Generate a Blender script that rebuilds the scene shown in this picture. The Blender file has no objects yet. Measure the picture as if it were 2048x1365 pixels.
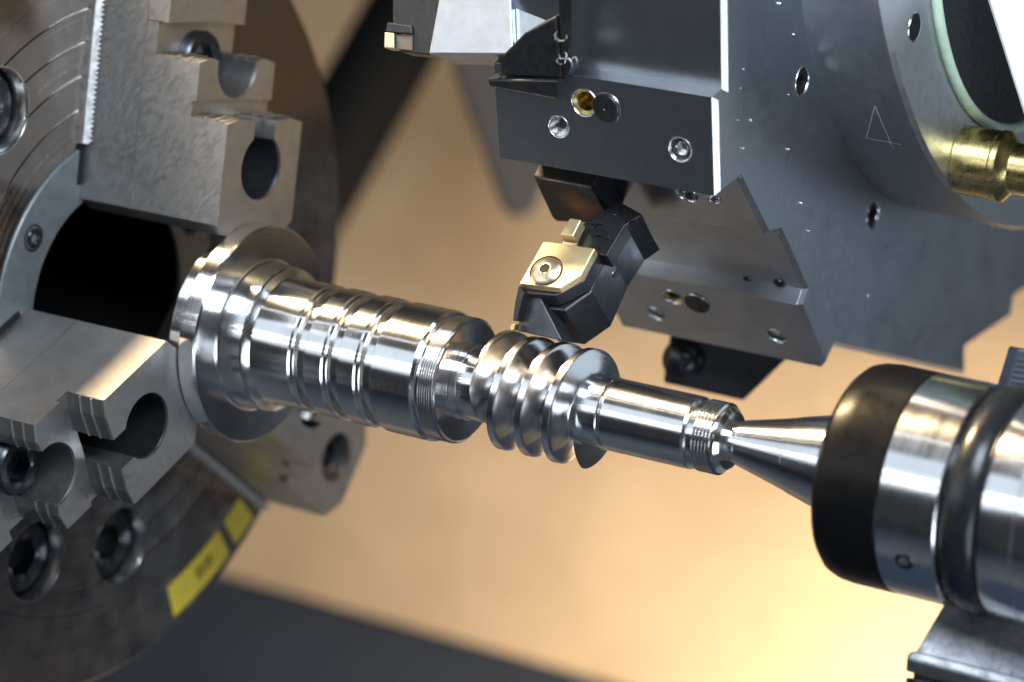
import bpy, bmesh, math, random
from mathutils import Vector, Matrix
random.seed(7)
scn = bpy.context.scene
COL = scn.collection
R = math.radians

# ------------------------------------------------------------------ camera
# lathe axis = world X (chuck at -X, tailstock at +X), Z up, Y away from the camera
CAM_R = Matrix(((0.85088569, -0.18306441, 0.49242356),
                (0.52535088, 0.29650068, -0.79755489),
                (0.0, 0.93732319, 0.34846123)))
CAM_P = Vector((0.73440768, -0.97264817, 0.44807656))
FPX = 2048 * 100 / 36
cam_data = bpy.data.cameras.new('camera')
cam_data.lens = 100
cam_data.sensor_width = 36
cam_data.clip_start = 0.02
cam_data.clip_end = 50
cam_data.dof.use_dof = True
cam_data.dof.focus_distance = 1.208
cam_data.dof.aperture_fstop = 5.2
cam = bpy.data.objects.new('camera', cam_data)
cam.matrix_world = Matrix.Translation(CAM_P) @ CAM_R.to_4x4()
COL.objects.link(cam)
scn.camera = cam

# ------------------------------------------------------------------ world and lamps
world = bpy.data.worlds.new('World')
scn.world = world
world.use_nodes = True
bg = world.node_tree.nodes['Background']
bg.inputs[0].default_value = (0.58, 0.62, 0.68, 1)
bg.inputs[1].default_value = 0.035


def area(name, pos, target, sx, sy, watt, col, xdir=None):
    l = bpy.data.lights.new(name, 'AREA')
    l.shape = 'RECTANGLE'
    l.size = sx
    l.size_y = sy
    l.energy = watt
    l.color = col
    o = bpy.data.objects.new(name, l)
    pos, target = Vector(pos), Vector(target)
    z = (pos - target).normalized()
    x = Vector(xdir) if xdir else Vector((1, 0, 0))
    x = (x - z * x.dot(z)).normalized()
    y = z.cross(x)
    m = Matrix((x, y, z)).transposed().to_4x4()
    m.translation = pos
    o.matrix_world = m
    COL.objects.link(o)
    return o


WC = Vector((0.11, 0, 0.02))
area('cool_window_light', WC + Vector((-0.49, -0.74, 0.46)) * 1.3, WC, 1.3, 0.8, 2.9, (0.78, 0.89, 1.0))
area('warm_work_lamp', WC + Vector((-0.58, 0.06, 0.81)) * 0.95, WC, 0.26, 0.09, 11.0, (1.0, 0.72, 0.40)).data.spread = R(95)
area('led_strip_a', WC + Vector((-0.55, -0.95, 0.50)), WC, 1.6, 0.012, 0.80, (0.95, 0.97, 1.0))
area('led_strip_b', WC + Vector((-0.55, -1.0, 0.36)), WC, 1.6, 0.010, 0.60, (1.0, 0.96, 0.88))
area('led_strip_c', WC + Vector((-0.50, -0.45, 1.16)), WC, 1.6, 0.010, 0.35, (0.95, 0.97, 1.0))
area('cool_overhead_light', WC + Vector((0.45, -0.35, 0.62)), WC + Vector((-0.1, 0.05, 0.02)), 0.45, 0.3, 9.0, (0.80, 0.90, 1.0))
area('cool_side_light', WC + Vector((0.82, -0.48, -0.26)), WC + Vector((0.0, 0.0, 0.05)), 0.35, 0.45, 2.4, (0.82, 0.91, 1.0))  # unseen light added to brighten the bevelled edges
area('rear_reflection_light', (1.36, 1.0, 0.02), (0.20, 0.05, 0.05), 0.95, 1.0, 1.9, (0.72, 0.86, 1.0))  # unseen light added for its reflection on the turret face
area('warm_panel_lamp', (0.22, 0.62, -0.58), (-0.32, 1.02, -0.68), 0.35, 0.25, 3.8, (1.0, 0.86, 0.66)).data.spread = R(105)

vs = scn.view_settings
vs.view_transform = 'Standard'
vs.look = 'None'
vs.exposure = 0.5
vs.gamma = 1.0
vs.use_curve_mapping = False
scn.cycles.use_denoising = True
scn.cycles.max_bounces = 10
scn.cycles.glossy_bounces = 6
scn.cycles.sample_clamp_indirect = 6.0


# ------------------------------------------------------------------ geometry helpers
def ray(u, v):
    return CAM_R @ Vector(((u - 1024) / FPX, (682.5 - v) / FPX, -1.0))


def on_plane(u, v, n, p0):
    r = ray(u, v)
    n = Vector(n)
    return CAM_P + r * ((Vector(p0) - CAM_P).dot(n) / r.dot(n))


def on_x(u, v, x):
    return on_plane(u, v, (1, 0, 0), (x, 0, 0))


def on_y(u, v, y):
    return on_plane(u, v, (0, 1, 0), (0, y, 0))


def on_z(u, v, z):
    return on_plane(u, v, (0, 0, 1), (0, 0, z))


def at_depth(u, v, d):
    return CAM_P + ray(u, v) * d


def link(name, me, mat, parent=None, bevel=0.0, smooth=False, sharp=None):
    o = bpy.data.objects.new(name, me)
    COL.objects.link(o)
    if mat:
        me.materials.append(mat)
    if parent:
        o.parent = parent
        o.matrix_parent_inverse = parent.matrix_world.inverted()
    if smooth:
        for p in me.polygons:
            p.use_smooth = True
        if sharp:
            me.set_sharp_from_angle(angle=R(sharp))
    if bevel:
        b = o.modifiers.new('bevel', 'BEVEL')
        b.width = bevel
        b.segments = 2
        b.limit_method = 'ANGLE'
        b.angle_limit = R(35)
        b.harden_normals = False
    return o


def empty(name, loc, label, cat, group=None):
    o = bpy.data.objects.new(name, None)
    o.empty_display_size = 0.01
    o.matrix_world = Matrix.Translation(Vector(loc))
    COL.objects.link(o)
    tag(o, label, cat, group)
    return o


def tag(o, label, cat, group=None):
    o['label'] = label
    o['category'] = cat
    if group:
        o['group'] = group


def bm_mesh(name, bm):
    bmesh.ops.recalc_face_normals(bm, faces=bm.faces[:])
    me = bpy.data.meshes.new(name)
    bm.to_mesh(me)
    bm.free()
    return me


def add_prism(bm, pts, vec):
    vec = Vector(vec)
    a = [bm.verts.new(Vector(p)) for p in pts]
    b = [bm.verts.new(Vector(p) + vec) for p in pts]
    bm.faces.new(a)
    bm.faces.new(b[::-1])
    n = len(a)
    for i in range(n):
        j = (i + 1) % n
        bm.faces.new((a[i], b[i], b[j], a[j]))


def prism(name, pts, vec, mat, parent=None, bevel=0.0005):
    bm = bmesh.new()
    add_prism(bm, pts, vec)
    return link(name, bm_mesh(name, bm), mat, parent, bevel)


def box(name, o, ax, ay, az, mat, parent=None, bevel=0.0004):
    """box from corner o along three edge vectors"""
    o, ax, ay, az = map(Vector, (o, ax, ay, az))
    return prism(name, [o, o + ax, o + ax + ay, o + ay], az, mat, parent, bevel)


def frame_of(axis):
    z = Vector(axis).normalized()
    x = Vector((0, 0, 1)) if abs(z.z) < 0.9 else Vector((0, 1, 0))
    x = (x - z * x.dot(z)).normalized()
    return x, z.cross(x), z


def add_lathe(bm, prof, seg, org, axis, close=False):
    """prof = [(height along axis, radius)]"""
    x, y, z = frame_of(axis)
    org = Vector(org)
    rings = []
    for h, r in prof:
        if r < 1e-7:
            rings.append([bm.verts.new(org + z * h)])
        else:
            rings.append([bm.verts.new(org + z * h + (x * math.cos(2 * math.pi * i / seg) + y * math.sin(2 * math.pi * i / seg)) * r) for i in range(seg)])
    pairs = list(zip(rings[:-1], rings[1:]))
    if close:
        pairs.append((rings[-1], rings[0]))
    for a, b in pairs:
        for i in range(seg):
            j = (i + 1) % seg
            if len(a) == 1 and len(b) == 1:
                continue
            if len(a) == 1:
                bm.faces.new((a[0], b[j], b[i]))
            elif len(b) == 1:
                bm.faces.new((a[i], a[j], b[0]))
            else:
                bm.faces.new((a[i], a[j], b[j], b[i]))


def lathe(name, prof, mat, parent=None, seg=128, org=(0, 0, 0), axis=(1, 0, 0), sharp=28, close=False):
    bm = bmesh.new()
    add_lathe(bm, prof, seg, org, axis, close)
    return link(name, bm_mesh(name, bm), mat, parent, smooth=True, sharp=sharp)


def torus_prof(h, r, rr, n=20, sy=1.0):
    return [(h + rr * math.cos(2 * math.pi * k / n), r + sy * rr * math.sin(2 * math.pi * k / n)) for k in range(n)]


def hex_bolt(name, org, axis, r, h, hexr, depth, mat, parent, rim=None, rot=0.3):
    """cap head with a hexagon socket; org = centre of the head's base"""
    x, y, z = frame_of(axis)
    org = Vector(org)
    seg = 48
    bm = bmesh.new()

    def ring(rad, hh, hx=False):
        out = []
        for i in range(seg):
            a = 2 * math.pi * i / seg
            rr = rad
            if hx:
                rr = rad * math.cos(math.pi / 6) / math.cos(((a) % (math.pi / 3)) - math.pi / 6)
            out.append(bm.verts.new(org + z * hh + (x * math.cos(a + rot) + y * math.sin(a + rot)) * rr))
        return out
    c = 0.08 * r
    rs = [ring(r, 0), ring(r, h - c), ring(r - c, h), ring(hexr * 1.10, h), ring(hexr, h - 0.06 * r, True), ring(hexr, h - depth, True)]
    for a, b in zip(rs[:-1], rs[1:]):
        for i in range(seg):
            j = (i + 1) % seg
            bm.faces.new((a[i], a[j], b[j], b[i]))
    bm.faces.new(rs[-1])
    return link(name, bm_mesh(name, bm), mat, parent, smooth=True, sharp=25)


def drill(obj, holes):
    """holes = [(centre on surface, axis pointing out, radius, depth)]: real bores by boolean"""
    bm = bmesh.new()
    for c, ax, r, d in holes:
        ax = Vector(ax).normalized()
        add_lathe(bm, [(-d, 0), (-d, r), (0.01, r), (0.01, 0)], 40, c, ax)
    me = bm_mesh('cutter', bm)
    cut = bpy.data.objects.new('cutter', me)
    COL.objects.link(cut)
    m = obj.modifiers.new('b', 'BOOLEAN')
    m.operation = 'DIFFERENCE'
    m.object = cut
    m.solver = 'EXACT'
    m.use_self = True
    mods = [x for x in obj.modifiers if x.type == 'BEVEL']
    for x in mods:
        x.show_viewport = False
    bpy.context.view_layer.update()
    dg = bpy.context.evaluated_depsgraph_get()
    new = bpy.data.meshes.new_from_object(obj.evaluated_get(dg))
    obj.modifiers.remove(m)
    obj.data = new
    for x in mods:
        x.show_viewport = True
    bpy.data.objects.remove(cut)


# ------------------------------------------------------------------ materials
def mat_new(name):
    m = bpy.data.materials.new(name)
    m.use_nodes = True
    nt = m.node_tree
    return m, nt, nt.nodes['Principled BSDF']


def N(nt, t, **kw):
    n = nt.nodes.new(t)
    for k, v in kw.items():
        setattr(n, k, v)
    return n


def math_n(nt, op, a, b=None):
    n = N(nt, 'ShaderNodeMath', operation=op)
    for i, s in enumerate((a, b)):
        if s is None:
            continue
        if hasattr(s, 'is_linked'):
            nt.links.new(s, n.inputs[i])
        else:
            n.inputs[i].default_value = s
    return n.outputs[0]


def ramp(nt, fac, lo, hi, c0, c1):
    r = N(nt, 'ShaderNodeMapRange')
    nt.links.new(fac, r.inputs[0])
    r.inputs[1].default_value = lo
    r.inputs[2].default_value = hi
    r.inputs[3].default_value = c0
    r.inputs[4].default_value = c1
    return r.outputs[0]


def noise(nt, vec, scale, detail=4, rough=0.6):
    n = N(nt, 'ShaderNodeTexNoise')
    n.inputs['Scale'].default_value = scale
    n.inputs['Detail'].default_value = detail
    n.inputs['Roughness'].default_value = rough
    nt.links.new(vec, n.inputs['Vector'])
    return n.outputs['Fac']


def mixcol(nt, fac, a, b):
    m = N(nt, 'ShaderNodeMix', data_type='RGBA')
    nt.links.new(fac, m.inputs[0])
    m.inputs[6].default_value = (*a, 1)
    m.inputs[7].default_value = (*b, 1)
    return m.outputs[2]


def turned(name, base, rough, line=700, bump=0.25, aniso=0.75, var=0.06, metal=1.0, smear=None):
    """lathe-turned metal: fine rings round the X axis, anisotropic sheen"""
    m, nt, b = mat_new(name)
    tc = N(nt, 'ShaderNodeTexCoord')
    geo = N(nt, 'ShaderNodeNewGeometry')
    sep = N(nt, 'ShaderNodeSeparateXYZ')
    nt.links.new(geo.outputs['Position'], sep.inputs[0])
    rad = math_n(nt, 'SQRT', math_n(nt, 'ADD', math_n(nt, 'MULTIPLY', sep.outputs[1], sep.outputs[1]), math_n(nt, 'MULTIPLY', sep.outputs[2], sep.outputs[2])))
    comb = N(nt, 'ShaderNodeCombineXYZ')
    nt.links.new(sep.outputs[0], comb.inputs[0])
    nt.links.new(rad, comb.inputs[1])
    lines = noise(nt, comb.outputs[0], line, 5, 0.7)
    blot = noise(nt, geo.outputs['Position'], 60, 5, 0.65)
    b.inputs['Metallic'].default_value = metal
    col = mixcol(nt, ramp(nt, blot, 0.35, 0.7, 0, 1), tuple(c * 0.92 for c in base), base)
    nt.links.new(col, b.inputs['Base Color'])
    nt.links.new(math_n(nt, 'ADD', ramp(nt, lines, 0.3, 0.7, rough - var, rough + var), ramp(nt, blot, 0.3, 0.75, -var * 0.6, var * 0.8)), b.inputs['Roughness'])
    b.inputs['Anisotropic'].default_value = aniso
    b.inputs['Anisotropic Rotation'].default_value = 0.25
    tan = N(nt, 'ShaderNodeTangent', direction_type='RADIAL', axis='X')
    nt.links.new(tan.outputs[0], b.inputs['Tangent'])
    bp = N(nt, 'ShaderNodeBump')
    bp.inputs['Strength'].default_value = bump
    bp.inputs['Distance'].default_value = 0.00012
    nt.links.new(lines, bp.inputs['Height'])
    nt.links.new(bp.outputs[0], b.inputs['Normal'])
    return m


def brushed(name, base, rough, stretch=(1, 1, 1), scale=500, bump=0.12, var=0.1, metal=1.0, blot=0.25, blot_scale=45, tint=None, rot=None):
    """ground / brushed flat metal with directional scratches and cloudy oil film"""
    m, nt, b = mat_new(name)
    geo = N(nt, 'ShaderNodeNewGeometry')
    mp = N(nt, 'ShaderNodeMapping')
    mp.inputs['Scale'].default_value = stretch
    if rot:
        mp.vector_type = 'TEXTURE'
        mp.inputs['Rotation'].default_value = rot
    nt.links.new(geo.outputs['Position'], mp.inputs['Vector'])
    lines = noise(nt, mp.outputs[0], scale, 4, 0.65)
    cloud = noise(nt, geo.outputs['Position'], blot_scale, 5, 0.6)
    fine = noise(nt, geo.outputs['Position'], 900, 3, 0.6)
    b.inputs['Metallic'].default_value = metal
    lo = tint if tint else tuple(c * (1 - blot) for c in base)
    col = mixcol(nt, ramp(nt, cloud, 0.38, 0.66, 0, 1), lo, base)
    nt.links.new(col, b.inputs['Base Color'])
    nt.links.new(math_n(nt, 'ADD', ramp(nt, lines, 0.3, 0.7, rough - var, rough + var), ramp(nt, cloud, 0.35, 0.7, var * 0.9, -var * 0.7)), b.inputs['Roughness'])
    bp = N(nt, 'ShaderNodeBump')
    bp.inputs['Strength'].default_value = bump
    bp.inputs['Distance'].default_value = 0.00015
    nt.links.new(math_n(nt, 'ADD', lines, math_n(nt, 'MULTIPLY', fine, 0.25)), bp.inputs['Height'])
    nt.links.new(bp.outputs[0], b.inputs['Normal'])
    return m


def plain(name, base, rough, metal=0.0, var=0.06, scale=120, bump=0.05, spec=0.5):
    m, nt, b = mat_new(name)
    geo = N(nt, 'ShaderNodeNewGeometry')
    f = noise(nt, geo.outputs['Position'], scale, 5, 0.6)
    col = mixcol(nt, ramp(nt, f, 0.35, 0.68, 0, 1), tuple(c * 0.82 for c in base), base)
    nt.links.new(col, b.inputs['Base Color'])
    nt.links.new(ramp(nt, f, 0.3, 0.7, rough - var, rough + var), b.inputs['Roughness'])
    b.inputs['Metallic'].default_value = metal
    b.inputs['Specular IOR Level'].default_value = spec
    if bump:
        bp = N(nt, 'ShaderNodeBump')
        bp.inputs['Strength'].default_value = bump
        bp.inputs['Distance'].default_value = 0.0003
        nt.links.new(f, bp.inputs['Height'])
        nt.links.new(bp.outputs[0], b.inputs['Normal'])
    return m


M = {}
M['turned'] = turned('turned_steel', (0.72, 0.72, 0.73), 0.17, 900, 0.30, 0.75, var=0.03)
M['ground'] = turned('ground_steel', (0.70, 0.71, 0.73), 0.19, 1500, 0.20, 0.7, var=0.04)
M['worm'] = turned('worm_steel', (0.74, 0.74, 0.75), 0.20, 1200, 0.18, 0.4)
M['chuck'] = turned('chuck_face_steel', (0.38, 0.345, 0.32), 0.19, 500, 0.20, 0.9, var=0.08)
M['jaw'] = brushed('jaw_steel', (0.68, 0.67, 0.66), 0.38, (18, 1, 1), 1100, 0.0008, 0.08, blot=0.34, blot_scale=32, rot=(0, R(-40), R(25)))
M['turret'] = brushed('turret_steel', (0.47, 0.50, 0.54), 0.30, (1, 0.12, 0.12), 1400, 0.02, 0.016, blot=0.15)
M['turret_face'] = brushed('turret_face_steel', (0.50, 0.56, 0.63), 0.36, (1, 1.6, 0.35), 500, 0.03, 0.06, blot=0.15)
M['boss'] = brushed('turret_boss_steel', (0.44, 0.46, 0.48), 0.44, (1, 0.4, 0.4), 500, 0.03, 0.06, blot=0.12)
M['black_oxide'] = plain('black_oxide_steel', (0.030, 0.031, 0.034), 0.34, 0.6, 0.08, 300, 0.06)
M['holder'] = brushed('blued_tool_steel', (0.10, 0.105, 0.12), 0.36, (1, 1, 1), 120, 0.02, 0.08, metal=0.85, blot=0.4, blot_scale=80)
M['clamp'] = brushed('warm_lit_clamp_steel', (0.88, 0.70, 0.40), 0.50, (1, 1, 1), 160, 0.02, 0.06, blot=0.1, blot_scale=90)  # warm lamp's gold put into the steel's base colour
M['bolt'] = plain('black_bolt_steel', (0.045, 0.048, 0.055), 0.28, 0.8, 0.06, 400, 0.08)
M['bolt_rim'] = plain('bright_rim_steel', (0.75, 0.75, 0.74), 0.22, 1.0, 0.05, 300, 0.05)
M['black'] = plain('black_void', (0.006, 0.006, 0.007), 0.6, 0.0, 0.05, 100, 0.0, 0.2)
M['rubber'] = plain('black_rubber', (0.010, 0.012, 0.015), 0.26, 0.0, 0.05, 300, 0.04, 0.25)
M['cap'] = plain('black_cap_steel', (0.005, 0.005, 0.0055), 0.30, 0.0, 0.05, 200, 0.03, 0.10)
M['ring'] = plain('slate_ring', (0.11, 0.125, 0.135), 0.45, 0.3, 0.06, 200, 0.05)
M['brass'] = plain('brass', (0.62, 0.50, 0.22), 0.28, 1.0, 0.08, 260, 0.08)
M['white'] = plain('white_paint', (0.86, 0.88, 0.90), 0.45, 0.0, 0.03, 60, 0.02)
M['green'] = plain('pale_green_rubber', (0.50, 0.64, 0.50), 0.45, 0.0, 0.04, 200, 0.03)
M['yellow'] = plain('yellow_sticker', (0.66, 0.52, 0.05), 0.5, 0.0, 0.05, 180, 0.05)
M['panel'] = plain('cream_panel_paint', (0.66, 0.475, 0.30), 0.6, 0.0, 0.06, 9, 0.0)
M['floor'] = plain('slate_tray_paint', (0.065, 0.088, 0.13), 0.6, 0.0, 0.05, 8, 0.0, 0.1)
M['tray'] = plain('reflector_grey', (0.15, 0.155, 0.17), 0.6, 0.0, 0.06, 12, 0.0)
M['riser'] = plain('phosphated_steel', (0.16, 0.155, 0.15), 0.42, 0.8, 0.06, 300, 0.04)
M['hose'] = plain('black_hose', (0.010, 0.010, 0.010), 0.7, 0.0, 0.05, 50, 0.0, 0.1)
M['cast'] = brushed('light_cast_steel', (0.44, 0.49, 0.57), 0.42, (1, 1, 1), 260, 0.04, 0.06, blot=0.15, blot_scale=140)
M['insert'] = plain('carbide_insert', (0.70, 0.58, 0.42), 0.3, 0.9, 0.06, 300, 0.05)
M['rack'] = plain('bright_rack_steel', (0.92, 0.92, 0.92), 0.34, 1.0, 0.06, 400, 0.05)
M['chip'] = plain('bright_chip', (0.75, 0.76, 0.78), 0.32, 1.0, 0.05, 600, 0.1)
M['scribe'] = plain('scribed_bright_line', (0.55, 0.57, 0.60), 0.5, 0.2, 0.05, 900, 0.1)
M['slide'] = brushed('oily_slide_steel', (0.26, 0.27, 0.29), 0.40, (1, 1, 1), 420, 0.5, 0.16, metal=0.7, blot=0.4, blot_scale=160)
M['ribbed'] = plain('dark_blue_plastic', (0.03, 0.04, 0.055), 0.4, 0.0, 0.05, 300, 0.05)
M['brown_grey'] = plain('brown_grey_matte', (0.085, 0.072, 0.06), 0.55, 0.0, 0.05, 20, 0.0)

# ------------------------------------------------------------------ setting
def structure(o):
    o['kind'] = 'structure'
    return o


# slanted sheet-metal panel behind the lathe; its lower edge runs along the machine
e0 = on_z(420, 1192, -0.70)
e1 = on_z(1400, 1368, -0.70)
ymid = (e0.y + e1.y) / 2
pn = Vector((0, math.cos(R(62)), math.sin(R(62))))
base0 = Vector((-2.2, ymid, -0.70))
structure(prism('back_panel', [base0, base0 + Vector((2.56, 0, 0)), base0 + Vector((2.56, 0, 0)) + pn * 2.2, base0 + pn * 2.2],
                Vector((0, 0.02, 0)), M['panel'], None, 0.004))
structure(prism('floor', [(-2.2, ymid + 0.01, -0.702), (2.4, ymid + 0.01, -0.702), (2.4, -1.6, -0.702), (-2.2, -1.6, -0.702)], (0, 0, -0.02), M['floor'], None, 0))

structure(prism('reflector_tray', [(-1.5, 0.60, -0.66), (0.6, 0.60, -0.66), (0.6, 0.12, -0.66), (-1.5, 0.12, -0.66)], (0, 0, -0.03), M['tray'], None, 0.002))  # unseen surface added to reflect into the shaft and lower turret facets

# ------------------------------------------------------------------ chuck
chuck = empty('lathe_chuck', (-0.09, 0, 0), 'big round steel three-jaw chuck gripping the shaft flange', 'chuck')
FX = -0.09
prof = [(FX - 0.004, 0.0792), (FX, 0.0792)]
for g in (0.0961, 0.1110, 0.1259, 0.1407):
    prof += [(FX, g - 0.0006), (FX - 0.0012, g - 0.0005), (FX - 0.0012, g + 0.0005), (FX, g + 0.0006)]
prof += [(FX, 0.1895), (FX - 0.0035, 0.1930), (FX - 0.05, 0.1930), (FX - 0.052, 0.190), (FX - 0.16, 0.190), (FX - 0.16, 0.06)]
chuck_body = lathe('chuck_body', prof, M['chuck'], chuck, 192, sharp=30)
BOLT_A = [m_ + d_ for m_ in (136, 255.5, 16) for d_ in (-14.5, 14.5)]
drill(chuck_body, [(Vector((FX, 0, 0)) + Vector((0, math.cos(R(a_)), math.sin(R(a_)))) * 0.1265, (1, 0, 0), 0.0190, 0.016) for a_ in BOLT_A])
lathe('bore_ring', [(FX - 0.03, 0.0538), (FX + 0.0006, 0.0538), (FX + 0.0012, 0.0545), (FX + 0.0012, 0.0780), (FX + 0.0004, 0.0788), (FX - 0.003, 0.0788)], M['ring'], chuck, 128)
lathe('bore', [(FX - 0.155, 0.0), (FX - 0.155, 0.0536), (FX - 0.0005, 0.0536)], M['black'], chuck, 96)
W = 0.0286
X1, X2, X3, XB = -0.010, -0.0285, -0.048, -0.0600


def polar(th):
    th = R(th)
    er = Vector((0, math.cos(th), math.sin(th)))
    et = Vector((0, -math.sin(th), math.cos(th)))
    return er, et


def arc(c, r, a0, a1, n):
    return [(c + r * math.cos(R(a0 + (a1 - a0) * k / n)), r * math.sin(R(a0 + (a1 - a0) * k / n))) for k in range(n + 1)]


def make_jaw_mesh():
    """jaw along local +Y (radial), local Z tangential, X the lathe axis"""
    bm = bmesh.new()

    def slab(poly, x0, x1):
        add_prism(bm, [Vector((x1, p, t)) for p, t in poly], Vector((x0 - x1, 0, 0)))
    a = math.degrees(math.asin(0.0078 / 0.015))
    s1 = [(0.0498, W), (0.0446, 0.0205), (0.0446, -0.0205), (0.0498, -W), (0.0955, -W), (0.0972, -0.0205), (0.0966, -0.0078)]
    s1 += arc(0.0753, 0.015, -a, -360 + a, 40)
    s1 += [(0.0966, 0.0078), (0.0972, 0.0205), (0.0955, W)]
    slab(s1, XB, X1)
    s2r = [(0.0955, W), (0.0972, 0.0205), (0.0966, 0.0078), (0.0966, -0.0078), (0.0972, -0.0205), (0.0955, -W), (0.1030, -W), (0.1036, 0), (0.1030, W)]
    slab(s2r, XB, X2 - 0.0022)
    b = 81.6
    s2 = [(0.1030, W), (0.1036, 0.004), (0.1036, -0.004), (0.1030, -W), (0.1204, -W), (0.1222, -0.0205), (0.1212, -0.01484)]
    s2 += arc(0.119, 0.015, -b, -360 + b, 30)
    s2 += [(0.1212, 0.01484), (0.1222, 0.0205), (0.1204, W)]
    slab(s2, XB, X2)
    s3r = [(0.1204, W), (0.1222, 0.0205), (0.1216, 0.0138), (0.1216, -0.0138), (0.1222, -0.0205), (0.1204, -W), (0.1350, -W), (0.1365, 0), (0.1350, W)]
    slab(s3r, XB, X3 - 0.0055)
    for sg in (1, -1):
        h = [(0.1355 - 0.0005 * 0, W * sg), (0.1365, 0)]
        h += [(p, t * sg) for p, t in arc(0.1685, 0.0128, 180, 0, 20)]
        h += [(0.1900, 0), (0.1900, 0.0165 * sg), (0.1800, W * sg)]
        slab(h, XB, X3)
    slab([(0.0446, -0.0205), (0.0498, -W), (0.1800, -W), (0.1900, -0.0165), (0.1900, 0.0165), (0.1800, W), (0.0498, W), (0.0446, 0.0205)], FX + 0.0015, XB - 0.0002)
    return bm_mesh('jaw', bm)


jaw_me = make_jaw_mesh()
jaw_me.materials.append(M['jaw'])
rib_me = None
for k, th in enumerate((77, 197, 317)):
    er, et = polar(th)
    rot = Matrix.Rotation(R(th), 4, 'X')
    jaw = bpy.data.objects.new('jaw', jaw_me)
    COL.objects.link(jaw)
    jaw.matrix_world = rot
    jaw.parent = chuck
    jaw.matrix_parent_inverse = chuck.matrix_world.inverted()
    bv = jaw.modifiers.new('bevel', 'BEVEL')
    bv.width = 0.0010
    bv.segments = 2
    bv.limit_method = 'ANGLE'
    bv.angle_limit = R(40)
    jaw['label'] = ('stepped steel jaw above the flange', 'stepped steel jaw nearest the camera at left', 'stepped steel jaw on the far side below the shaft')[k]

    def loc(x, p, t):
        return Vector((x, 0, 0)) + er * p + et * t
    # gripping ribs on the two risers
    for rr, xa, wd in ((0.0968, X1, 0.0078), (0.1214, X2, 0.0148)):
        for xo in (0.0062, 0.0124):
            for sg in (1, -1):
                bm = bmesh.new()
                pts = [(rr - 0.004, wd * sg), (rr + 0.0010, wd * sg), (rr + 0.0016, 0.0205 * sg), (rr, W * 0.995 * sg), (rr - 0.004, W * 0.995 * sg)]
                add_prism(bm, [loc(xa - xo, p, t) for p, t in pts], (-0.0009, 0, 0))
                link('rib', bm_mesh('rib', bm), M['jaw'], jaw)
    for cc, rr_, a0, xt, mt in ((0.0753, 0.015, 33, X1, 'black_oxide'), (0.119, 0.015, 84, X2, 'riser')):
        outer = arc(cc, rr_ - 0.0001, a0, 360 - a0, 30)
        inner = arc(cc, rr_ - 0.0004, 360 - a0, a0, 30)
        prism('dark_bore_sleeve', [loc(xt - 0.0013, p, t) for p, t in outer + inner], (XB - xt + 0.0013, 0, 0), M[mt], jaw, 0)  # thin dark sleeve set over the bore wall
    for rr_, wd, xt, xb in ((0.0966, 0.0079, X1, X2 - 0.0022), (0.1214, 0.0150, X2, X3 - 0.0055)):
        for sg in (1, -1):
            pts = [(rr_ + 0.0001, wd * sg), (rr_ + 0.0005, wd * sg), (rr_ + 0.0011, 0.0205 * sg), (rr_ - 0.0006, W * 0.998 * sg), (rr_ - 0.0010, W * 0.998 * sg), (rr_ + 0.0007, 0.0205 * sg)]
            prism('riser_facing', [loc(xt - 0.0012, p, t) for p, t in pts], (xb - xt + 0.0014, 0, 0), M['riser'], jaw, 0)
    hex_bolt('bolt', loc(XB, 0.119, 0), (1, 0, 0), 0.0133, 0.0125, 0.0080, 0.008, M['bolt'], jaw)
    hex_bolt('bolt', loc(XB, 0.1685, 0), (1, 0, 0), 0.0118, 0.0065, 0.0070, 0.005, M['bolt'], jaw)
    # floor of the keyhole
    # black strips as the jaw slot's shade, and serrated rack on both sides
    for sg in (1, -1):
        pts = [(0.0560, W * sg), (0.0560, 0.0318 * sg), (0.0745, 0.0318 * sg), (0.0745, W * sg)]
        prism('slot_shade', [loc(FX + 0.0016, p, t) for p, t in pts], (-0.004, 0, 0), M['black'], jaw, 0)
        rack = [(0.0752, 0.0322 * sg), (0.1860, 0.0322 * sg)]
        nt_ = 50
        p = 0.1860
        step = (0.1860 - 0.0752) / nt_
        for q in range(nt_):
            rack += [(p - step * 0.15, 0.0292 * sg), (p - step * 0.45, 0.0292 * sg), (p - step * 0.6, 0.0300 * sg), (p - step * 0.95, 0.0300 * sg)]
            p -= step
        prism('serrated_rack', [loc(FX + 0.0062 - (abs(b_) - 0.0286) * 1.0, a_, b_) for a_, b_ in rack], (-0.004, 0, 0), M['rack'], jaw, 0.0002)
# face bolts and ring screws
for a_ in BOLT_A:
    er, et = polar(a_)
    c = Vector((FX, 0, 0)) + er * 0.1265
    lathe('counterbore', [(-0.0158, 0.0187), (-0.0009, 0.0187), (0.0003, 0.0196), (0.0003, 0.0199), (-0.0006, 0.0199)], M['bolt_rim'], chuck, 64, c, (1, 0, 0), sharp=40)
    hex_bolt('bolt', c - Vector((0.0158, 0, 0)), (1, 0, 0), 0.0172, 0.0092, 0.0098, 0.0078, M['bolt'], chuck)
for mid in (137, 257, 17):
    er, et = polar(mid + 1)
    c = Vector((FX + 0.0012, 0, 0)) + er * 0.0672
    lathe('screw_recess', [(0.0002, 0.0064), (0.0005, 0.0058), (-0.0004, 0.0050)], M['black'], chuck, 32, c, (1, 0, 0))
    hex_bolt('screw', c - Vector((0.001, 0, 0)), (1, 0, 0), 0.0046, 0.0022, 0.0026, 0.0024, M['bolt'], chuck)
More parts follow.
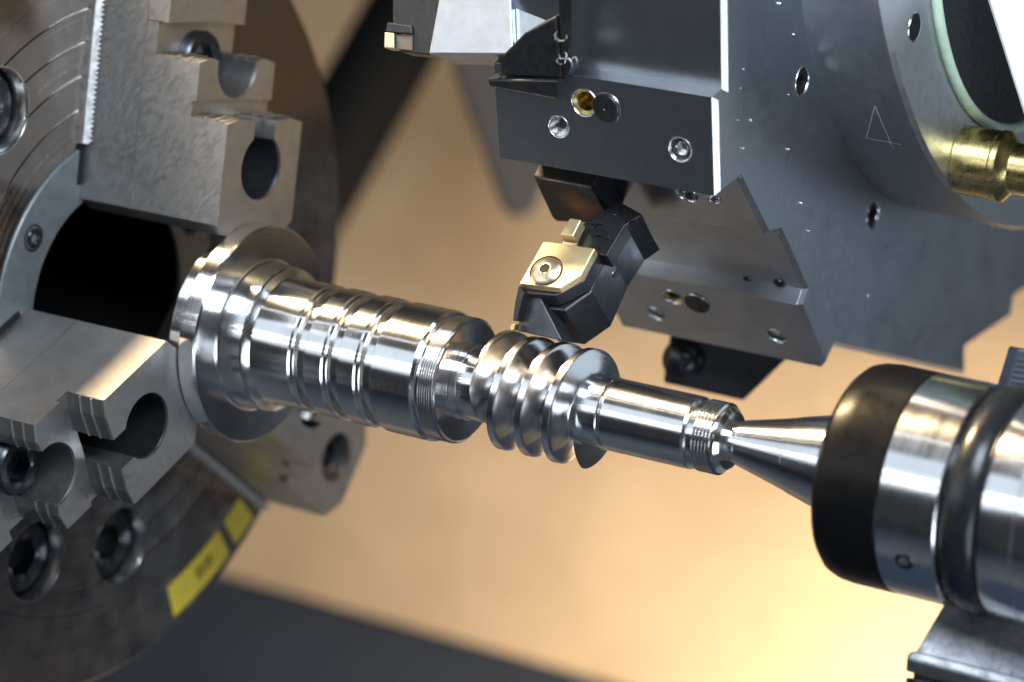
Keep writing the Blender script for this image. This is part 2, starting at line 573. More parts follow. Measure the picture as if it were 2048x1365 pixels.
# yellow stickers on the rim of the face
def face_sector(name, r0, r1, a0, a1, mat, parent, x=FX + 0.0004, n=10):
    bm = bmesh.new()
    pts = [Vector((x, r1 * math.cos(R(a0 + (a1 - a0) * k / n)), r1 * math.sin(R(a0 + (a1 - a0) * k / n)))) for k in range(n + 1)]
    pts += [Vector((x, r0 * math.cos(R(a1 + (a0 - a1) * k / n)), r0 * math.sin(R(a1 + (a0 - a1) * k / n)))) for k in range(n + 1)]
    add_prism(bm, pts, (-0.0008, 0, 0))
    return link(name, bm_mesh(name, bm), mat, parent)


face_sector('yellow_sticker', 0.1665, 0.1850, -78, -62.5, M['yellow'], chuck)
face_sector('yellow_sticker', 0.1665, 0.1850, -60.5, -55.0, M['yellow'], chuck)
for a in (-70.5, -69.3, -68.0, -66.9):
    face_sector('sticker_print', 0.1715, 0.1790, a, a + 0.5, M['black'], chuck, FX + 0.0006, 2)
# ------------------------------------------------------------------ workpiece
shaft = empty('worm_shaft', (0, 0, 0), 'polished steel worm shaft with flange, grooves and a coarse worm thread', 'worm shaft')
fil = [(-0.0010 + 0.0, 0.05)]
lathe('flange', [(-0.0200, 0.020), (-0.0200, 0.0422), (-0.0192, 0.0430), (-0.0105, 0.0430), (-0.0097, 0.0470), (-0.0096, 0.0490), (-0.0086, 0.0500),
                 (-0.0008, 0.0500), (0.0, 0.0492), (0.0, 0.0352), (0.0006, 0.0343), (0.0016, 0.0338)], M['turned'], shaft, 192)
prof = [(0.0016, 0.0338), (0.0120, 0.0330), (0.0128, 0.0326), (0.0136, 0.0312), (0.0150, 0.0296), (0.0160, 0.0292)]
for x0 in (0.0353, 0.0530, 0.0703):
    prof += [(x0, 0.0292), (x0 + 0.0007, 0.0284), (x0 + 0.0022, 0.0281), (x0 + 0.0026, 0.0277), (x0 + 0.0031, 0.0260), (x0 + 0.0078, 0.0256), (x0 + 0.0082, 0.0260), (x0 + 0.0085, 0.0288), (x0 + 0.0089, 0.0292)]
prof += [(0.0995, 0.0292), (0.1008, 0.0283), (0.1013, 0.0270), (0.1024, 0.0268)]
lathe('journal', prof, M['turned'], shaft, 192, sharp=22)


def thread_prof(x0, x1, r, d, pitch):
    n = int(round((x1 - x0) / pitch))
    p = (x1 - x0) / n
    out = []
    for k in range(n):
        a = x0 + k * p
        out += [(a + p * 0.08, r - d), (a + p * 0.44, r), (a + p * 0.60, r), (a + p * 0.94, r - d)]
    return out


lathe('threaded_collar', [(0.1024, 0.0268)] + thread_prof(0.1024, 0.1106, 0.0279, 0.0014, 0.00117) + [(0.1108, 0.0272), (0.1113, 0.0264), (0.1114, 0.0170), (0.1118, 0.0168)], M['turned'], shaft, 192, sharp=20)
lathe('neck', [(0.1118, 0.0168), (0.1150, 0.0168), (0.1153, 0.0162), (0.1262, 0.0160), (0.1274, 0.0156), (0.1300, 0.0146), (0.1735, 0.0146)], M['turned'], shaft, 160, sharp=20)
# worm: helical strip, left-hand, clipped by the two end planes of the blank
XA, XE, PITCH, RT, RO = 0.1274, 0.1750, 0.0136, 0.0256, 0.0148


def worm_profile(n=44):
    """(offset along one pitch, radius): flat crest, concave flank, round root"""
    out = []
    cw = 0.13
    for k in range(n + 1):
        s = k / n - 0.5
        d = abs(s)
        if d <= cw:
            r = RT
        else:
            q = (d - cw) / (0.5 - cw)
            r = RT - (RT - RO) * (1 - (1 - q) ** 2.0) ** 0.5 * 1.0 if q < 1 else RO
            f = 1 - math.cos(min(1, q / 0.85) * math.pi / 2)
            g = math.sin(min(1, q / 0.80) * math.pi / 2)
            r = RT - (RT - RO) * (0.10 * f + 0.90 * math.sin(min(1, q / 0.78) * math.pi / 2) ** 0.9)
        out.append((s * PITCH, r))
    return out


bm = bmesh.new()
wp = worm_profile()
SEG = 120
turns0, turns1 = -2.0, 5.2
nrow = int((turns1 - turns0) * SEG)
prev = None
for i in range(nrow + 1):
    tt = turns0 + i / SEG
    # at the top (90 deg) crests sit at x = 0.1283 + k * pitch; x falls as the angle grows
    th = math.pi / 2 - 2 * math.pi * tt
    xc = 0.1283 + PITCH * tt
    row = []
    for s, r in wp:
        x = xc + s
        row.append(bm.verts.new((x, r * math.cos(th), r * math.sin(th))))
    if prev:
        for k in range(len(row) - 1):
            bm.faces.new((prev[k], prev[k + 1], row[k + 1], row[k]))
    prev = row
bmesh.ops.remove_doubles(bm, verts=bm.verts[:], dist=0.00002)
for xp, sg in ((XA, -1), (XE, 1)):
    cut = bmesh.ops.bisect_plane(bm, geom=bm.verts[:] + bm.edges[:] + bm.faces[:], plane_co=(xp, 0, 0), plane_no=(sg, 0, 0), clear_outer=True)
    ed = [e for e in cut['geom_cut'] if isinstance(e, bmesh.types.BMEdge)]
    bmesh.ops.edgeloop_fill(bm, edges=ed)
link('worm_thread', bm_mesh('worm_thread', bm), M['worm'], shaft, smooth=True, sharp=32)
lathe('end_journal', [(0.1700, 0.0146), (0.1730, 0.0157), (0.1838, 0.0157), (0.1842, 0.0152), (0.1850, 0.0150), (0.1856, 0.0152), (0.1860, 0.0155), (0.2245, 0.0155), (0.2256, 0.0150), (0.2262, 0.0142), (0.2284, 0.0140)], M['ground'], shaft, 160, sharp=22)
lathe('threaded_end', [(0.2284, 0.0140)] + thread_prof(0.2284, 0.2380, 0.0153, 0.0016, 0.0016) + [(0.2382, 0.0142), (0.2390, 0.0140), (0.2408, 0.0122), (0.2412, 0.0085), (0.2408, 0.0)], M['turned'], shaft, 160, sharp=20)

# ------------------------------------------------------------------ live centre
lc = empty('live_center', (0.32, 0, 0), 'revolving tailstock center with cone tip, black cap and rubber ring', 'lathe center')
lathe('cone_tip', [(0.2390, 0.0), (0.2394, 0.0084), (0.2450, 0.0088), (0.2456, 0.0096), (0.2620, 0.0136), (0.2700, 0.0157), (0.2704, 0.0160), (0.2840, 0.0196), (0.3020, 0.0240), (0.3060, 0.0240)], M['ground'], lc, 128, sharp=18)
lathe('cap', [(0.2955, 0.0), (0.2952, 0.0320), (0.2956, 0.0375), (0.2968, 0.0408), (0.2992, 0.0432), (0.3030, 0.0445), (0.3080, 0.0450), (0.3255, 0.0450), (0.3262, 0.0444)], M['cap'], lc, 160, sharp=25)
lathe('bearing_housing', [(0.3258, 0.0440), (0.3262, 0.0449), (0.3500, 0.0449), (0.3506, 0.0443), (0.3512, 0.0420), (0.3680, 0.0420)], M['ground'], lc, 160, sharp=25)
lathe('rubber_ring', torus_prof(0.3590, 0.0402, 0.0082, 24, 0.72), M['rubber'], lc, 160, close=True, sharp=60)
lathe('rear_collar', [(0.3674, 0.0410), (0.3680, 0.0446), (0.3690, 0.0450), (0.3815, 0.0450), (0.3818, 0.0444), (0.3824, 0.0444), (0.3827, 0.0452), (0.4300, 0.0452), (0.4310, 0.0440), (0.4310, 0.0)], M['ground'], lc, 160, sharp=25)
q = on_x(1815, 1113, 0.338)
an = math.atan2(q.z, q.y)
er = Vector((0, math.cos(an), math.sin(an)))
hex_bolt('set_screw', Vector((0.338, 0, 0)) + er * 0.0435, er, 0.0040, 0.0018, 0.0022, 0.0016, M['bolt'], lc)

# ------------------------------------------------------------------ turret
XR, XL = 0.22, 0.114
tur = empty('tool_turret', (XR, 0.25, 0.1), 'large grey steel tool turret with polygon rim and round boss', 'tool turret')
prof_px = [(1449, -190), (1450, 0), (1452, 180), (1432, 196), (1437, 394), (1481, 360), (1536, 471), (1561, 465), (1612, 580), (1601, 612), (1650, 736), (1670, 692),
           (1757, 712), (1932, 752), (1932, 697), (2023, 635), (2029, 596), (2120, 540), (2300, 350), (2350, 0), (2200, -190)]
tpts = [on_x(u, v, XR) for u, v in prof_px]
CH = 0.0020


def inset(pts, d):
    """move every corner of a polygon in the YZ plane inwards by d (mitred)"""
    n = len(pts)
    ar = sum(pts[i].y * pts[(i + 1) % n].z - pts[(i + 1) % n].y * pts[i].z for i in range(n))
    sg = 1 if ar > 0 else -1
    out = []
    for i in range(n):
        p, q, r = pts[i - 1], pts[i], pts[(i + 1) % n]
        e1 = (q - p).normalized()
        e2 = (r - q).normalized()
        n1 = Vector((0, -e1.z, e1.y)) * sg
        n2 = Vector((0, -e2.z, e2.y)) * sg
        m = (n1 + n2).normalized()
        out.append(q + m * min(d * 2.2, d / max(0.3, m.dot(n1))))
    return out


bm = bmesh.new()
tr = [[bm.verts.new(p + Vector((XL - XR, 0, 0))) for p in tpts], [bm.verts.new(p + Vector((-CH, 0, 0))) for p in tpts], [bm.verts.new(p) for p in inset(tpts, CH)]]
bm.faces.new(tr[0])
bm.faces.new(tr[2])
for ra, rb_ in zip(tr[:-1], tr[1:]):
    for i in range(len(tpts)):
        j = (i + 1) % len(tpts)
        bm.faces.new((ra[i], ra[j], rb_[j], rb_[i]))
body = link('turret_body', bm_mesh('turret_body', bm), M['turret'], tur, 0.0004)
body.data.materials.append(M['turret_face'])
NB = Vector((0, -0.995, -0.104))
eE0, eE1 = on_x(1561, 465, XR), on_x(1612, 580, XR)
dE = (eE1 - eE0).normalized()
NE = Vector((0, dE.z, -dE.y))
if NE.y > 0:
    NE = -NE
gF, gG = on_x(1601, 612, XR), on_x(1650, 736, XR)
dG = (gG - gF).normalized()
NG = Vector((0, dG.z, -dG.y))
if NG.y > 0:
    NG = -NG
b0, b1 = on_x(1432, 196, XR), on_x(1437, 394, XR)
dB = (b1 - b0).normalized()
NB = Vector((0, dB.z, -dB.y))
if NB.y > 0:
    NB = -NB
n0, n1 = on_x(1481, 360, XR), on_x(1536, 471, XR)
dD = (n1 - n0).normalized()
ND = Vector((0, dD.z, -dD.y))
if ND.y > 0:
    ND = -ND
PX = Vector((1, 0, 0))
HB = lambda u, v: on_plane(u, v, NB, b0)
HG = lambda u, v: on_plane(u, v, NG, gF)
HD = lambda u, v: on_plane(u, v, ND, n0)
holes = [(HB(1117, 254), NB, 0.0050, 0.02), (HB(1168, 206), NB, 0.0062, 0.012), (HB(1213, 216), NB, 0.0064, 0.004), (HB(1360, 300), NB, 0.0056, 0.004),
         (HG(1345, 595), NG, 0.0052, 0.010), (HG(1394, 607), NG, 0.0064, 0.003), (HG(1312, 628), NG, 0.0050, 0.012), (HG(1553, 673), NG, 0.0052, 0.005),
         (HD(1186, 348), ND, 0.0046, 0.008), (HD(1375, 391), ND, 0.0056, 0.006), (HD(1428, 398), ND, 0.0036, 0.006),
         (on_x(1605, 163, XR), PX, 0.0066, 0.006), (on_x(1746, 430, XR), PX, 0.0066, 0.008)]
drill(body, holes)
for p in body.data.polygons:
    if p.normal.x > 0.9:
        p.material_index = 1


def collar_ring(c, ax, r, parent, mat='bolt_rim', proud=0.0003):
    return lathe('hole_rim', [(-0.001, r * 0.86), (proud * 0.3, r * 0.90), (proud, r * 0.96), (proud, r * 1.0), (-0.0003, r * 1.06)], M[mat], parent, 40, c, ax, sharp=50)


def inner_thread(c, ax, r, depth, parent):
    pr = []
    n = int(depth / 0.0011)
    for k in range(n):
        pr += [(-k * 0.0011 - 0.0003, r * 0.98), (-k * 0.0011 - 0.0008, r * 0.84)]
    return lathe('hole_thread', pr, M['bolt_rim'], parent, 40, c, ax, sharp=20)


c = HB(1117, 254)
collar_ring(c, NB, 0.0052, tur)
inner_thread(c, NB, 0.0050, 0.016, tur)
for c, n_ in ((HB(1168, 206), NB), (HG(1345, 595), NG)):
    collar_ring(c, n_, 0.0064 if n_ is NB else 0.0054, tur)
    r_ = 0.0060 if n_ is NB else 0.0050
    lathe('brass_bush', [(-0.011, r_), (-0.0012, r_), (-0.0006, r_ * 0.93), (-0.0016, r_ * 0.70), (-0.010, r_ * 0.62), (-0.010, 0)], M['brass'], tur, 40, c, n_)
for c, n_ in ((HB(1213, 216), NB), (HG(1394, 607), NG)):
    collar_ring(c, n_, 0.0066, tur)
    lathe('plug_disc', [(-0.003, 0.0062), (0.0008, 0.0062), (0.0012, 0.0058), (0.0012, 0.0010), (0.0006, 0.0006), (0.0006, 0)], M['black_oxide'], tur, 40, c, n_)
for c, n_, r_ in ((HB(1360, 300), NB, 0.0054), (HG(1553, 673), NG, 0.0050), (HG(1312, 628), NG, 0.0048)):
    collar_ring(c, n_, r_ * 1.04, tur)
    hex_bolt('socket_screw', c - n_ * 0.0045, n_, r_ * 0.92, 0.0028, r_ * 0.5, 0.0022, M['bolt_rim'], tur)
for c, n_, r_ in ((HD(1186, 348), ND, 0.0046), (HD(1375, 391), ND, 0.0056), (HD(1428, 398), ND, 0.0036)):
    collar_ring(c, n_, r_, tur)
    inner_thread(c, n_, r_, 0.006, tur)
for u, v in ((1605, 163), (1746, 430)):
    c = on_x(u, v, XR)
    collar_ring(c, PX, 0.0068, tur)
    hex_bolt('socket_screw', c - PX * 0.005, PX, 0.0060, 0.0046, 0.0031, 0.0030, M['bolt'], tur)
# two small ball plungers on the ledge between the facets
NEn = NE
for u, v in ((1497, 561), (1558, 566)):
    c = on_plane(u, v, NE, eE1 + dE * -0.004)
    lathe('ledge_plug', [(-0.001, 0.0030), (0.0006, 0.0026), (0.0014, 0.0012), (0.0016, 0)], M['black_oxide'], tur, 24, c, NE)
# round boss towards the tailstock
C1, R1 = Vector((XR, 0.2945, 0.2390)), 0.2146
XO = 0.052
C2, R2 = Vector((XR + XO, 0.2998, 0.2858)), 0.2631
bm = bmesh.new()
seg = 220


def circ(c, r, x):
    return [bm.verts.new((x, c.y + r * math.cos(2 * math.pi * k / seg), c.z + r * math.sin(2 * math.pi * k / seg))) for k in range(seg)]


rings = [circ(C1, R1, XR - 0.001), circ(C1, R1, XR + 0.001), circ(C2, R2 - 0.0005, XR + XO - 0.002), circ(C2, R2 - 0.0022, XR + XO), circ(C2, R2 - 0.012, XR + XO + 0.0002), circ(C2, R2 - 0.2, XR + XO + 0.0002)]
for a, b in zip(rings[:-1], rings[1:]):
    for i in range(seg):
        j = (i + 1) % seg
        bm.faces.new((a[i], a[j], b[j], b[i]))
bm.faces.new(rings[-1])
link('boss', bm_mesh('boss', bm), M['boss'], tur, smooth=True, sharp=30)
XE2 = XR + XO + 0.0002
c = on_x(1829, 55, XE2)
collar_ring(c, PX, 0.0062, tur)
inner_thread(c + PX * 0.0002, PX, 0.0058, 0.004, tur)
lathe('hole_floor', [(0.0002, 0.0056), (0.0003, 0.0)], M['black'], tur, 30, c, PX)
# scribed mark on the boss: a leaning figure 4
def on_boss(u, v):
    # walk the ray to the conical boss surface
    lo, hi = 0.9, 1.5
    r = ray(u, v)

    def inside(d):
        p = CAM_P + r * d
        s = (p.x - XR) / XO
        cc = C1.lerp(C2, s)
        return math.hypot(p.y - cc.y, p.z - cc.z) < R1 + (R2 - R1) * s
    d = 0.95
    while d < 1.5 and not inside(d):
        d += 0.0005
    p = CAM_P + r * d
    s = (p.x - XR) / XO
    cc = C1.lerp(C2, s)
    n = Vector((0, p.y - cc.y, p.z - cc.z)).normalized()
    return p, n


def stroke(name, fn, a, b, w, mat, parent, lift=0.0003, n=10):
    bm = bmesh.new()
    prev = None
    for k in range(n + 1):
        u, v = a[0] + (b[0] - a[0]) * k / n, a[1] + (b[1] - a[1]) * k / n
        p, nn = fn(u, v)
        p2, _ = fn(u + (b[0] - a[0]) * 0.01, v + (b[1] - a[1]) * 0.01)
        d = (p2 - p).normalized()
        s = d.cross(nn).normalized() * w
        row = [bm.verts.new(p + nn * lift + s), bm.verts.new(p + nn * (lift + 0.0001)), bm.verts.new(p + nn * lift - s)]
        if prev:
            bm.faces.new((prev[0], prev[1], row[1], row[0]))
            bm.faces.new((prev[1], prev[2], row[2], row[1]))
        prev = row
    return link(name, bm_mesh(name, bm), mat, parent)


for a, b in (((1750, 211), (1733, 276)), ((1733, 275), (1804, 289)), ((1750, 211), (1787, 297))):
    stroke('scribed_mark', on_boss, a, b, 0.00026, M['scribe'], tur)
# pale green seal, black recess, brass fitting
gp = [on_x(u, v, XE2 + 0.002) for u, v in ((1875, 0), (1893, 100), (1930, 185), (1985, 252))]


def circ3(p, q, r):
    ax, ay, bx, by, cx_, cy_ = p.y, p.z, q.y, q.z, r.y, r.z
    d = 2 * (ax * (by - cy_) + bx * (cy_ - ay) + cx_ * (ay - by))
    ux = ((ax * ax + ay * ay) * (by - cy_) + (bx * bx + by * by) * (cy_ - ay) + (cx_ * cx_ + cy_ * cy_) * (ay - by)) / d
    uy = ((ax * ax + ay * ay) * (cx_ - bx) + (bx * bx + by * by) * (ax - cx_) + (cx_ * cx_ + cy_ * cy_) * (bx - ax)) / d
    return Vector((p.x, ux, uy)), math.hypot(ax - ux, ay - uy)


gc, gr = circ3(gp[0], gp[1], gp[3])
lathe('green_seal', torus_prof(0, gr, 0.0024, 14), M['green'], tur, 220, Vector((XE2 + 0.0015, gc.y, gc.z)), PX, close=True, sharp=70)
lathe('seal_recess', [(0.0006, gr - 0.002), (0.0008, gr - 0.004), (0.0006, gr - 0.12)], M['black_oxide'], tur, 220, Vector((XE2, gc.y, gc.z)), PX)
bc = on_x(1925, 320, XE2)
lathe('brass_fitting', [(0.0, 0.0150), (0.0005, 0.0153), (0.0170, 0.0153), (0.0178, 0.0158), (0.0205, 0.0158), (0.0240, 0.0118), (0.0250, 0.0112), (0.09, 0.0112), (0.09, 0)], M['brass'], tur, 64, bc, PX, sharp=25)

# white cover panel at the top right corner, standing in front of the boss
wn_ = Vector((0.45, -0.45, 0.77)).normalized()
wp_ = [on_plane(u, v, wn_, on_x(2000, 100, XE2 + 0.03)) for u, v in ((1962, -60), (2052, 222), (2300, 500), (2300, -60))]
cov = prism('cover_panel', wp_, wn_ * -0.003, M['white'], None, 0.0006)
tag(cov, 'plain white painted cover panel at the top right corner', 'cover panel')

# ------------------------------------------------------------------ tool working on the worm
TT = Vector((0, -0.64, 0.768)).normalized()      # normal of the tool's top face
tool = empty('threading_tool', (0.15, 0.03, 0.06), 'black threading tool holder with big clamp screw touching the worm', 'tool holder')
top0 = at_depth(1040, 571, 1.206)
HT = lambda u, v, d=0.0: on_plane(u, v, TT, top0 - TT * d)
s5 = 340 / 1785.0
K5 = lambda x, y: (980 + x * s5, 440 + y * s5)
clamp_px = [K5(560, 228), K5(700, 240), K5(1105, 300), K5(955, 582), K5(730, 718), K5(310, 670)]
TH = 0.0122
LB = 0.0010
HS = lambda u, v: on_plane(u, v, TT, top0 - TT * (TH + LB))
HM = lambda u, v: on_plane(u, v, TT, top0 - TT * 0.0042)
prism('clamp_plate', [HT(*p) for p in clamp_px], -TT * 0.0041, M['clamp'], tool, 0.0005)
prism('clamp_base', [HM(*p) for p in (K5(560, 250), K5(880, 300), K5(1140, 356), K5(990, 640), K5(682, 796), K5(352, 772), K5(330, 690))], -TT * (TH - 0.0042), M['holder'], tool, 0.0006)
prism('holder_body', [HS(*p) for p in (K5(500, 925), K5(785, 955), K5(1062, 758), K5(1240, 352), K5(1425, 62), K5(1600, -60), K5(1350, -200), K5(800, 150), K5(520, 600))], -TT * 0.0275, M['holder'], tool, 0.0007)
# neck joining clamp and shank
prism('holder_neck', [HM(*p) for p in (K5(1145, 360), K5(1225, 385), K5(1430, 40), K5(1330, -120), K5(990, 60), K5(900, 290))], -TT * 0.009, M['black_oxide'], tool, 0.0006)
prism('lit_block', [HT(*p) + TT * 0.004 for p in (K5(765, 210), K5(905, 225), K5(990, 55), K5(870, 35))], -TT * 0.006, M['clamp'], tool, 0.0005)
# clamp screw
sc = HT(*K5(590, 538))
lathe('screw_recess', [(0.0003, 0.0075), (0.0004, 0.0071), (-0.0006, 0.0068)], M['black'], tool, 48, sc, TT)
lathe('clamp_screw', [(0.0003, 0.0068), (0.0012, 0.0058), (0.0019, 0.0034), (0.0021, 0.0030), (0.0021, 0.0024), (0.0002, 0.0022), (0.0002, 0)], M['insert'], tool, 48, sc, TT, sharp=30)
lathe('socket_shade', [(0.00225, 0.0025), (0.0023, 0.0)], M['black'], tool, 6, sc, TT)  # flat black hexagon stands for the shade inside the socket
# nose blade and insert
nose = [K5(300, 690), K5(360, 770), K5(330, 870), K5(290, 1060), K5(236, 1060), K5(262, 860)]
NN = Vector((0.05, -0.93, 0.36)).normalized()
nb0 = HT(*K5(310, 690))
prism('nose_blade', [on_plane(*p, NN, nb0) for p in nose], -NN * 0.012, M['black_oxide'], tool, 0.0004)
prism('insert', [on_plane(*p, NN, nb0) + NN * 0.0006 for p in (K5(232, 1085), K5(275, 1095), K5(262, 1160), K5(226, 1168), K5(205, 1140))], -NN * 0.004, M['brass'], tool, 0.0003)
lower = [K5(360, 775), K5(500, 930), K5(700, 1240), K5(960, 1330), K5(600, 1180), K5(290, 1160), K5(300, 1060)]
prism('nose_support', [on_plane(*p, NN, nb0 - NN * 0.006) for p in (K5(362, 772), K5(520, 800), K5(760, 1270), K5(290, 1170), K5(300, 1060))], -NN * 0.012, M['holder'], tool, 0.0004)
lathe('coolant_plug', [(0, 0.0019), (0.0006, 0.0018), (0.0006, 0)], M['bolt_rim'], tool, 24, HT(*K5(1185, 490)) - TT * 0.004 + PX * 0.0045, (0.85, -0.4, -0.3))

# black clamp wedge above the tool, with a coppery patch mixed into its colour
wm, wnt, wb = mat_new('coppery_black_steel')
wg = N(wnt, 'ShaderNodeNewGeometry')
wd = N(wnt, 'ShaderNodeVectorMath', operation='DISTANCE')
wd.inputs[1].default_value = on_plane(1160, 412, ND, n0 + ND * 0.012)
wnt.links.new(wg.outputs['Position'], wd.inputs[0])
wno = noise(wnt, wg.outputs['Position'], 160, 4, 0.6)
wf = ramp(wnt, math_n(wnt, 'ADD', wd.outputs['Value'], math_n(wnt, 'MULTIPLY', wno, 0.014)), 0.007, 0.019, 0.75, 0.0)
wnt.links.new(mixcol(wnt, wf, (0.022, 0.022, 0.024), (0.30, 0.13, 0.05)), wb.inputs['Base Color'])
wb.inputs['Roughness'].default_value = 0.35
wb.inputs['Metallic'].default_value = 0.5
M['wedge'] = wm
# black clamp wedge above the tool
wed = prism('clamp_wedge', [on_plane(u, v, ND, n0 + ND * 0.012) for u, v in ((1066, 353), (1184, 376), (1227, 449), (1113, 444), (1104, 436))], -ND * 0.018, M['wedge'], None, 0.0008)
tag(wed, 'black clamp wedge with coppery patch above the threading tool', 'clamp wedge')

# grooving tool at the top edge
gt = empty('grooving_tool', (0.08, 0.02, 0.2), 'pale cast grooving tool with small bright insert at top edge', 'tool holder')
gn = Vector((0.10, -0.92, 0.38)).normalized()
g0 = at_depth(940, 100, 1.20)
G = lambda u, v: on_plane(u, v, gn, g0)
prism('cast_head', [G(*p) for p in ((879, -60), (1021, -60), (1022, 0), (1027, 110), (857, 109), (877, 0))], -gn * 0.03, M['cast'], gt, 0.0008)
prism('side_web', [G(*p) - gn * 0.004 for p in ((1019, -60), (1250, -60), (1180, 0), (1049, 72), (1040, 100), (1026, 111))], -gn * 0.02, M['turret'], gt, 0.0008)
prism('blade', [G(*p) - gn * 0.002 for p in ((781, -60), (885, -60), (880, 0), (860, 109), (796, 102), (796, 96), (822, 97), (822, 54), (781, 46))], -gn * 0.012, M['black_oxide'], gt, 0.0005)
prism('insert', [G(*p) - gn * 0.0005 for p in ((773, 44), (822, 52), (823, 68), (770, 64))], -gn * 0.008, M['bolt'], gt, 0.0004)
prism('insert_tip', [G(*p) for p in ((769, 65), (788, 67), (788, 97), (768, 96))], -gn * 0.008, M['insert'], gt, 0.0003)
prism('insert_seat', [G(*p) - gn * 0.001 for p in ((790, 70), (822, 71), (822, 101), (790, 98))], -gn * 0.008, M['brown_grey'], gt, 0.0003)
# its black shank in the slot
bs = empty('square_shank', (0.12, 0.03, 0.17), 'glossy black tool shank seated in the turret slot beside the pale tool', 'tool shank')
S = lambda u, v: on_plane(u, v, NB, b0 + NB * 0.004)
prism('shank', [S(*p) for p in ((1000, 116), (1049, 66), (1110, 34), (1123, 157), (1000, 152))], -NB * 0.03, M['black_oxide'], bs, 0.0008)
prism('shank_side', [S(*p) - NB * 0.001 for p in ((1108, -60), (1143, -60), (1142, 128), (1128, 160), (1122, 157))], -NB * 0.03, M['black_oxide'], bs, 0.0006)
prism('wedge_lip', [S(*p) + NB * 0.002 for p in ((980, 156), (1122, 158), (1120, 197), (983, 171))], -NB * 0.03, M['black_oxide'], bs, 0.0008)
prism('insert_tip', [S(*p) + NB * 0.0025 for p in ((980, 155), (996, 146), (1000, 155))], -NB * 0.004, M['insert'], bs, 0)

# dark tool hanging from the turret's far station
ft = empty('rear_tool_holder', (0.27, 0.18, -0.03), 'dark out of focus tool holder under the turret, bright spot on its screw', 'tool holder')
fn = Vector((0.45, -0.85, 0.2)).normalized()
f0 = at_depth(1400, 740, 1.36)
F = lambda u, v: on_plane(u, v, fn, f0)
prism('holder_block', [F(*p) for p in ((1346, 640), (1640, 690), (1570, 722), (1487, 802), (1327, 766))], -fn * 0.03, M['black_oxide'], ft, 0.001)
lathe('holder_screw', [(0, 0.0105), (0.004, 0.0095), (0.007, 0.0060), (0.0078, 0.003), (0.006, 0.0028), (0.006, 0)], M['bolt'], ft, 40, F(1368, 720), fn, sharp=40)

# ------------------------------------------------------------------ tailstock slide, ribbed block
sl = empty('tailstock_slide', (0.45, -0.05, -0.15), 'oily speckled grey slide block with lip below the rubber ring', 'slide block')
sn = Vector((0.25, -0.55, 0.80)).normalized()
s0 = at_depth(1960, 1270, 1.12)
SL = lambda u, v: on_plane(u, v, sn, s0)
prism('slide_top', [SL(*p) for p in ((1893, 1200), (1830, 1307), (2060, 1366), (2120, 1180), (2000, 1120))], -sn * 0.03, M['slide'], sl, 0.0006)
prism('slide_lip', [SL(*p) + sn * 0.002 for p in ((1818, 1306), (1831, 1305), (2100, 1372), (2100, 1400), (1812, 1322))], -sn * 0.012, M['slide'], sl, 0.0012)
prism('slide_side', [SL(*p) - sn * 0.010 for p in ((1812, 1330), (1846, 1350), (1850, 1420), (2100, 1420), (2100, 1366))], -sn * 0.04, M['black_oxide'], sl, 0.001)
rb = empty('ribbed_block', (0.45, 0.0, 0.1), 'dark blue ribbed block at the right edge beside the rubber ring', 'block')
rn = Vector((0.5, -0.8, 0.3)).normalized()
r0 = at_depth(2030, 760, 1.13)
RB = lambda u, v: on_plane(u, v, rn, r0)
prism('block', [RB(*p) for p in ((2008, 790), (2036, 697), (2120, 712), (2120, 820))], -rn * 0.02, M['ribbed'], rb, 0.0008)
for k in range(8):
    y = 716 + k * 11
    prism('rib', [RB(*p) + rn * 0.0006 for p in ((2034 - k * 3.2, y), (2120, y + 15), (2120, y + 20), (2033 - k * 3.2, y + 5))], -rn * 0.001, M['ribbed'], rb, 0.0002)

# ------------------------------------------------------------------ things far behind
def tube(name, pts, r, mat):
    cu = bpy.data.curves.new(name, 'CURVE')
    cu.dimensions = '3D'
    sp = cu.splines.new('POLY')
    sp.points.add(len(pts) - 1)
    for p, q_ in zip(sp.points, pts):
        p.co = (*q_, 1)
    cu.bevel_depth = r
    cu.bevel_resolution = 6
    cu.use_fill_caps = True
    o = bpy.data.objects.new(name, cu)
    COL.objects.link(o)
    dg = bpy.context.evaluated_depsgraph_get()
    me = bpy.data.meshes.new_from_object(o.evaluated_get(dg))
    bpy.data.objects.remove(o)
    for p in me.polygons:
        p.use_smooth = True
    return link(name, me, mat)


hz = tube('coolant_hose', [at_depth(u, v, 2.5) for u, v in ((925, -160), (852, -30), (798, 68), (720, 206), (640, 350), (560, 490))], 0.041, M['hose'])
tag(hz, 'thick blurred black hose slanting across the tan panel', 'hose')
rt = prism('tapered_shape', [at_depth(u, v, 2.2) for u, v in ((900, -50), (1200, -50), (1120, 250), (1072, 415), (1050, 440), (1020, 436), (1000, 410), (960, 290), (905, 140))], Vector((-0.05, 0.085, -0.03)), M['brown_grey'], None, 0.006)  # solid tapered brown-grey shape placed behind the turret
tag(rt, 'blurred brown-grey tapered shape behind the turret', 'bar')

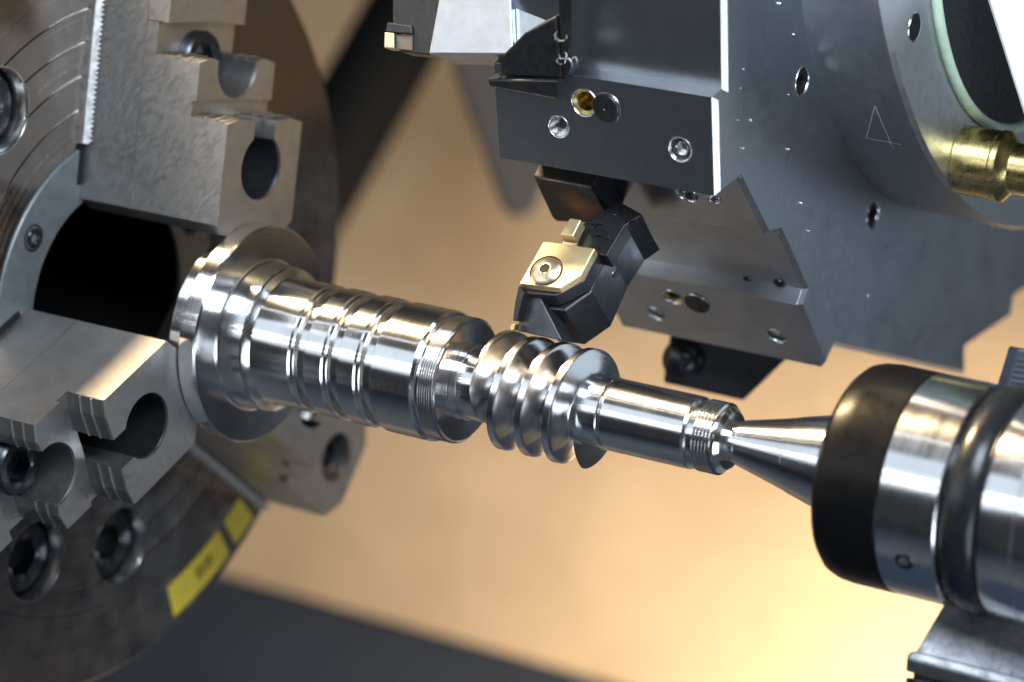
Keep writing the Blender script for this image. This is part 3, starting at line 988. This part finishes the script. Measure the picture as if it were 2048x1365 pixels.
# ------------------------------------------------------------------ metal chips
def chip(pos, nrm, size, label, group, curl=0.6, mat='chip'):
    bm = bmesh.new()
    x, y, z = frame_of(nrm)
    n = 7
    a0 = random.uniform(0, 6.28)
    prev = None
    for k in range(n):
        a = a0 + k / (n - 1) * 3.2 * curl
        c = Vector(pos) + (x * math.cos(a) + y * math.sin(a)) * size + z * (size * 0.25 + size * 0.35 * math.sin(k))
        d = (x * -math.sin(a) + y * math.cos(a))
        w = size * 0.28 * (0.4 + math.sin(math.pi * (k + 0.3) / n))
        row = [bm.verts.new(c - z * w), bm.verts.new(c + z * w), bm.verts.new(c + z * w * 0.8 + (c - Vector(pos)).normalized() * w * 0.3), bm.verts.new(c - z * w * 0.8 + (c - Vector(pos)).normalized() * w * 0.3)]
        if prev:
            for i in range(4):
                j = (i + 1) % 4
                bm.faces.new((prev[i], prev[j], row[j], row[i]))
        prev = row
    o = link('metal_chip', bm_mesh('metal_chip', bm), M[mat], None)
    tag(o, label, 'metal chip', group)
    return o


for u, v, s in ((1475, 237, 0.0009), (1503, 241, 0.0008), (1483, 296, 0.0010), (1577, 300, 0.0008), (1600, 405, 0.0008), (1480, 176, 0.0006), (1578, 190, 0.0005), (1486, 138, 0.0005), (1588, 70, 0.0006), (1735, 590, 0.0009), (1617, 463, 0.0006), (1560, 8, 0.0010), (1555, 462, 0.0008), (1481, 358, 0.0008)):
    chip(on_x(u, v, XR), PX, s, 'tiny bright metal chip stuck to the turret side face', 'chips on the turret side face')
for u, v, s, lb in ((1131, 66, 0.0024, 'largest curled chip, standing upright beside the black shank'), (1134, 105, 0.0016, 'thin curled chip between the large chip and the slot floor'),
                    (1146, 121, 0.0020, 'curled chip lying on the slot floor by the black shank'), (1128, 118, 0.0014, 'small chip pressed against the foot of the black shank'),
                    (1158, 116, 0.0014, 'small chip on the slot floor, farthest from the black shank')):
    chip(S(u, v) + NB * 0.003, NB, s, lb, 'chips beside the black shank', 1.3)
for u, v, s, lb in ((1188, 465, 0.0020, 'dark curled chip behind the warm-lit clamp, nearest the small warm-lit block'), (1205, 470, 0.0026, 'largest dark curled chip packed behind the warm-lit clamp'),
                    (1218, 478, 0.0018, 'dark curled chip behind the clamp, beside the largest one'), (1272, 462, 0.0022, 'curled chip by the turret facet at the right end of the holder'),
                    (1235, 436, 0.0014, 'small dark chip just below the black wedge')):
    chip(HT(u, v) + TT * 0.003, TT, s, lb, 'chips behind the threading tool', 1.4, 'bolt')
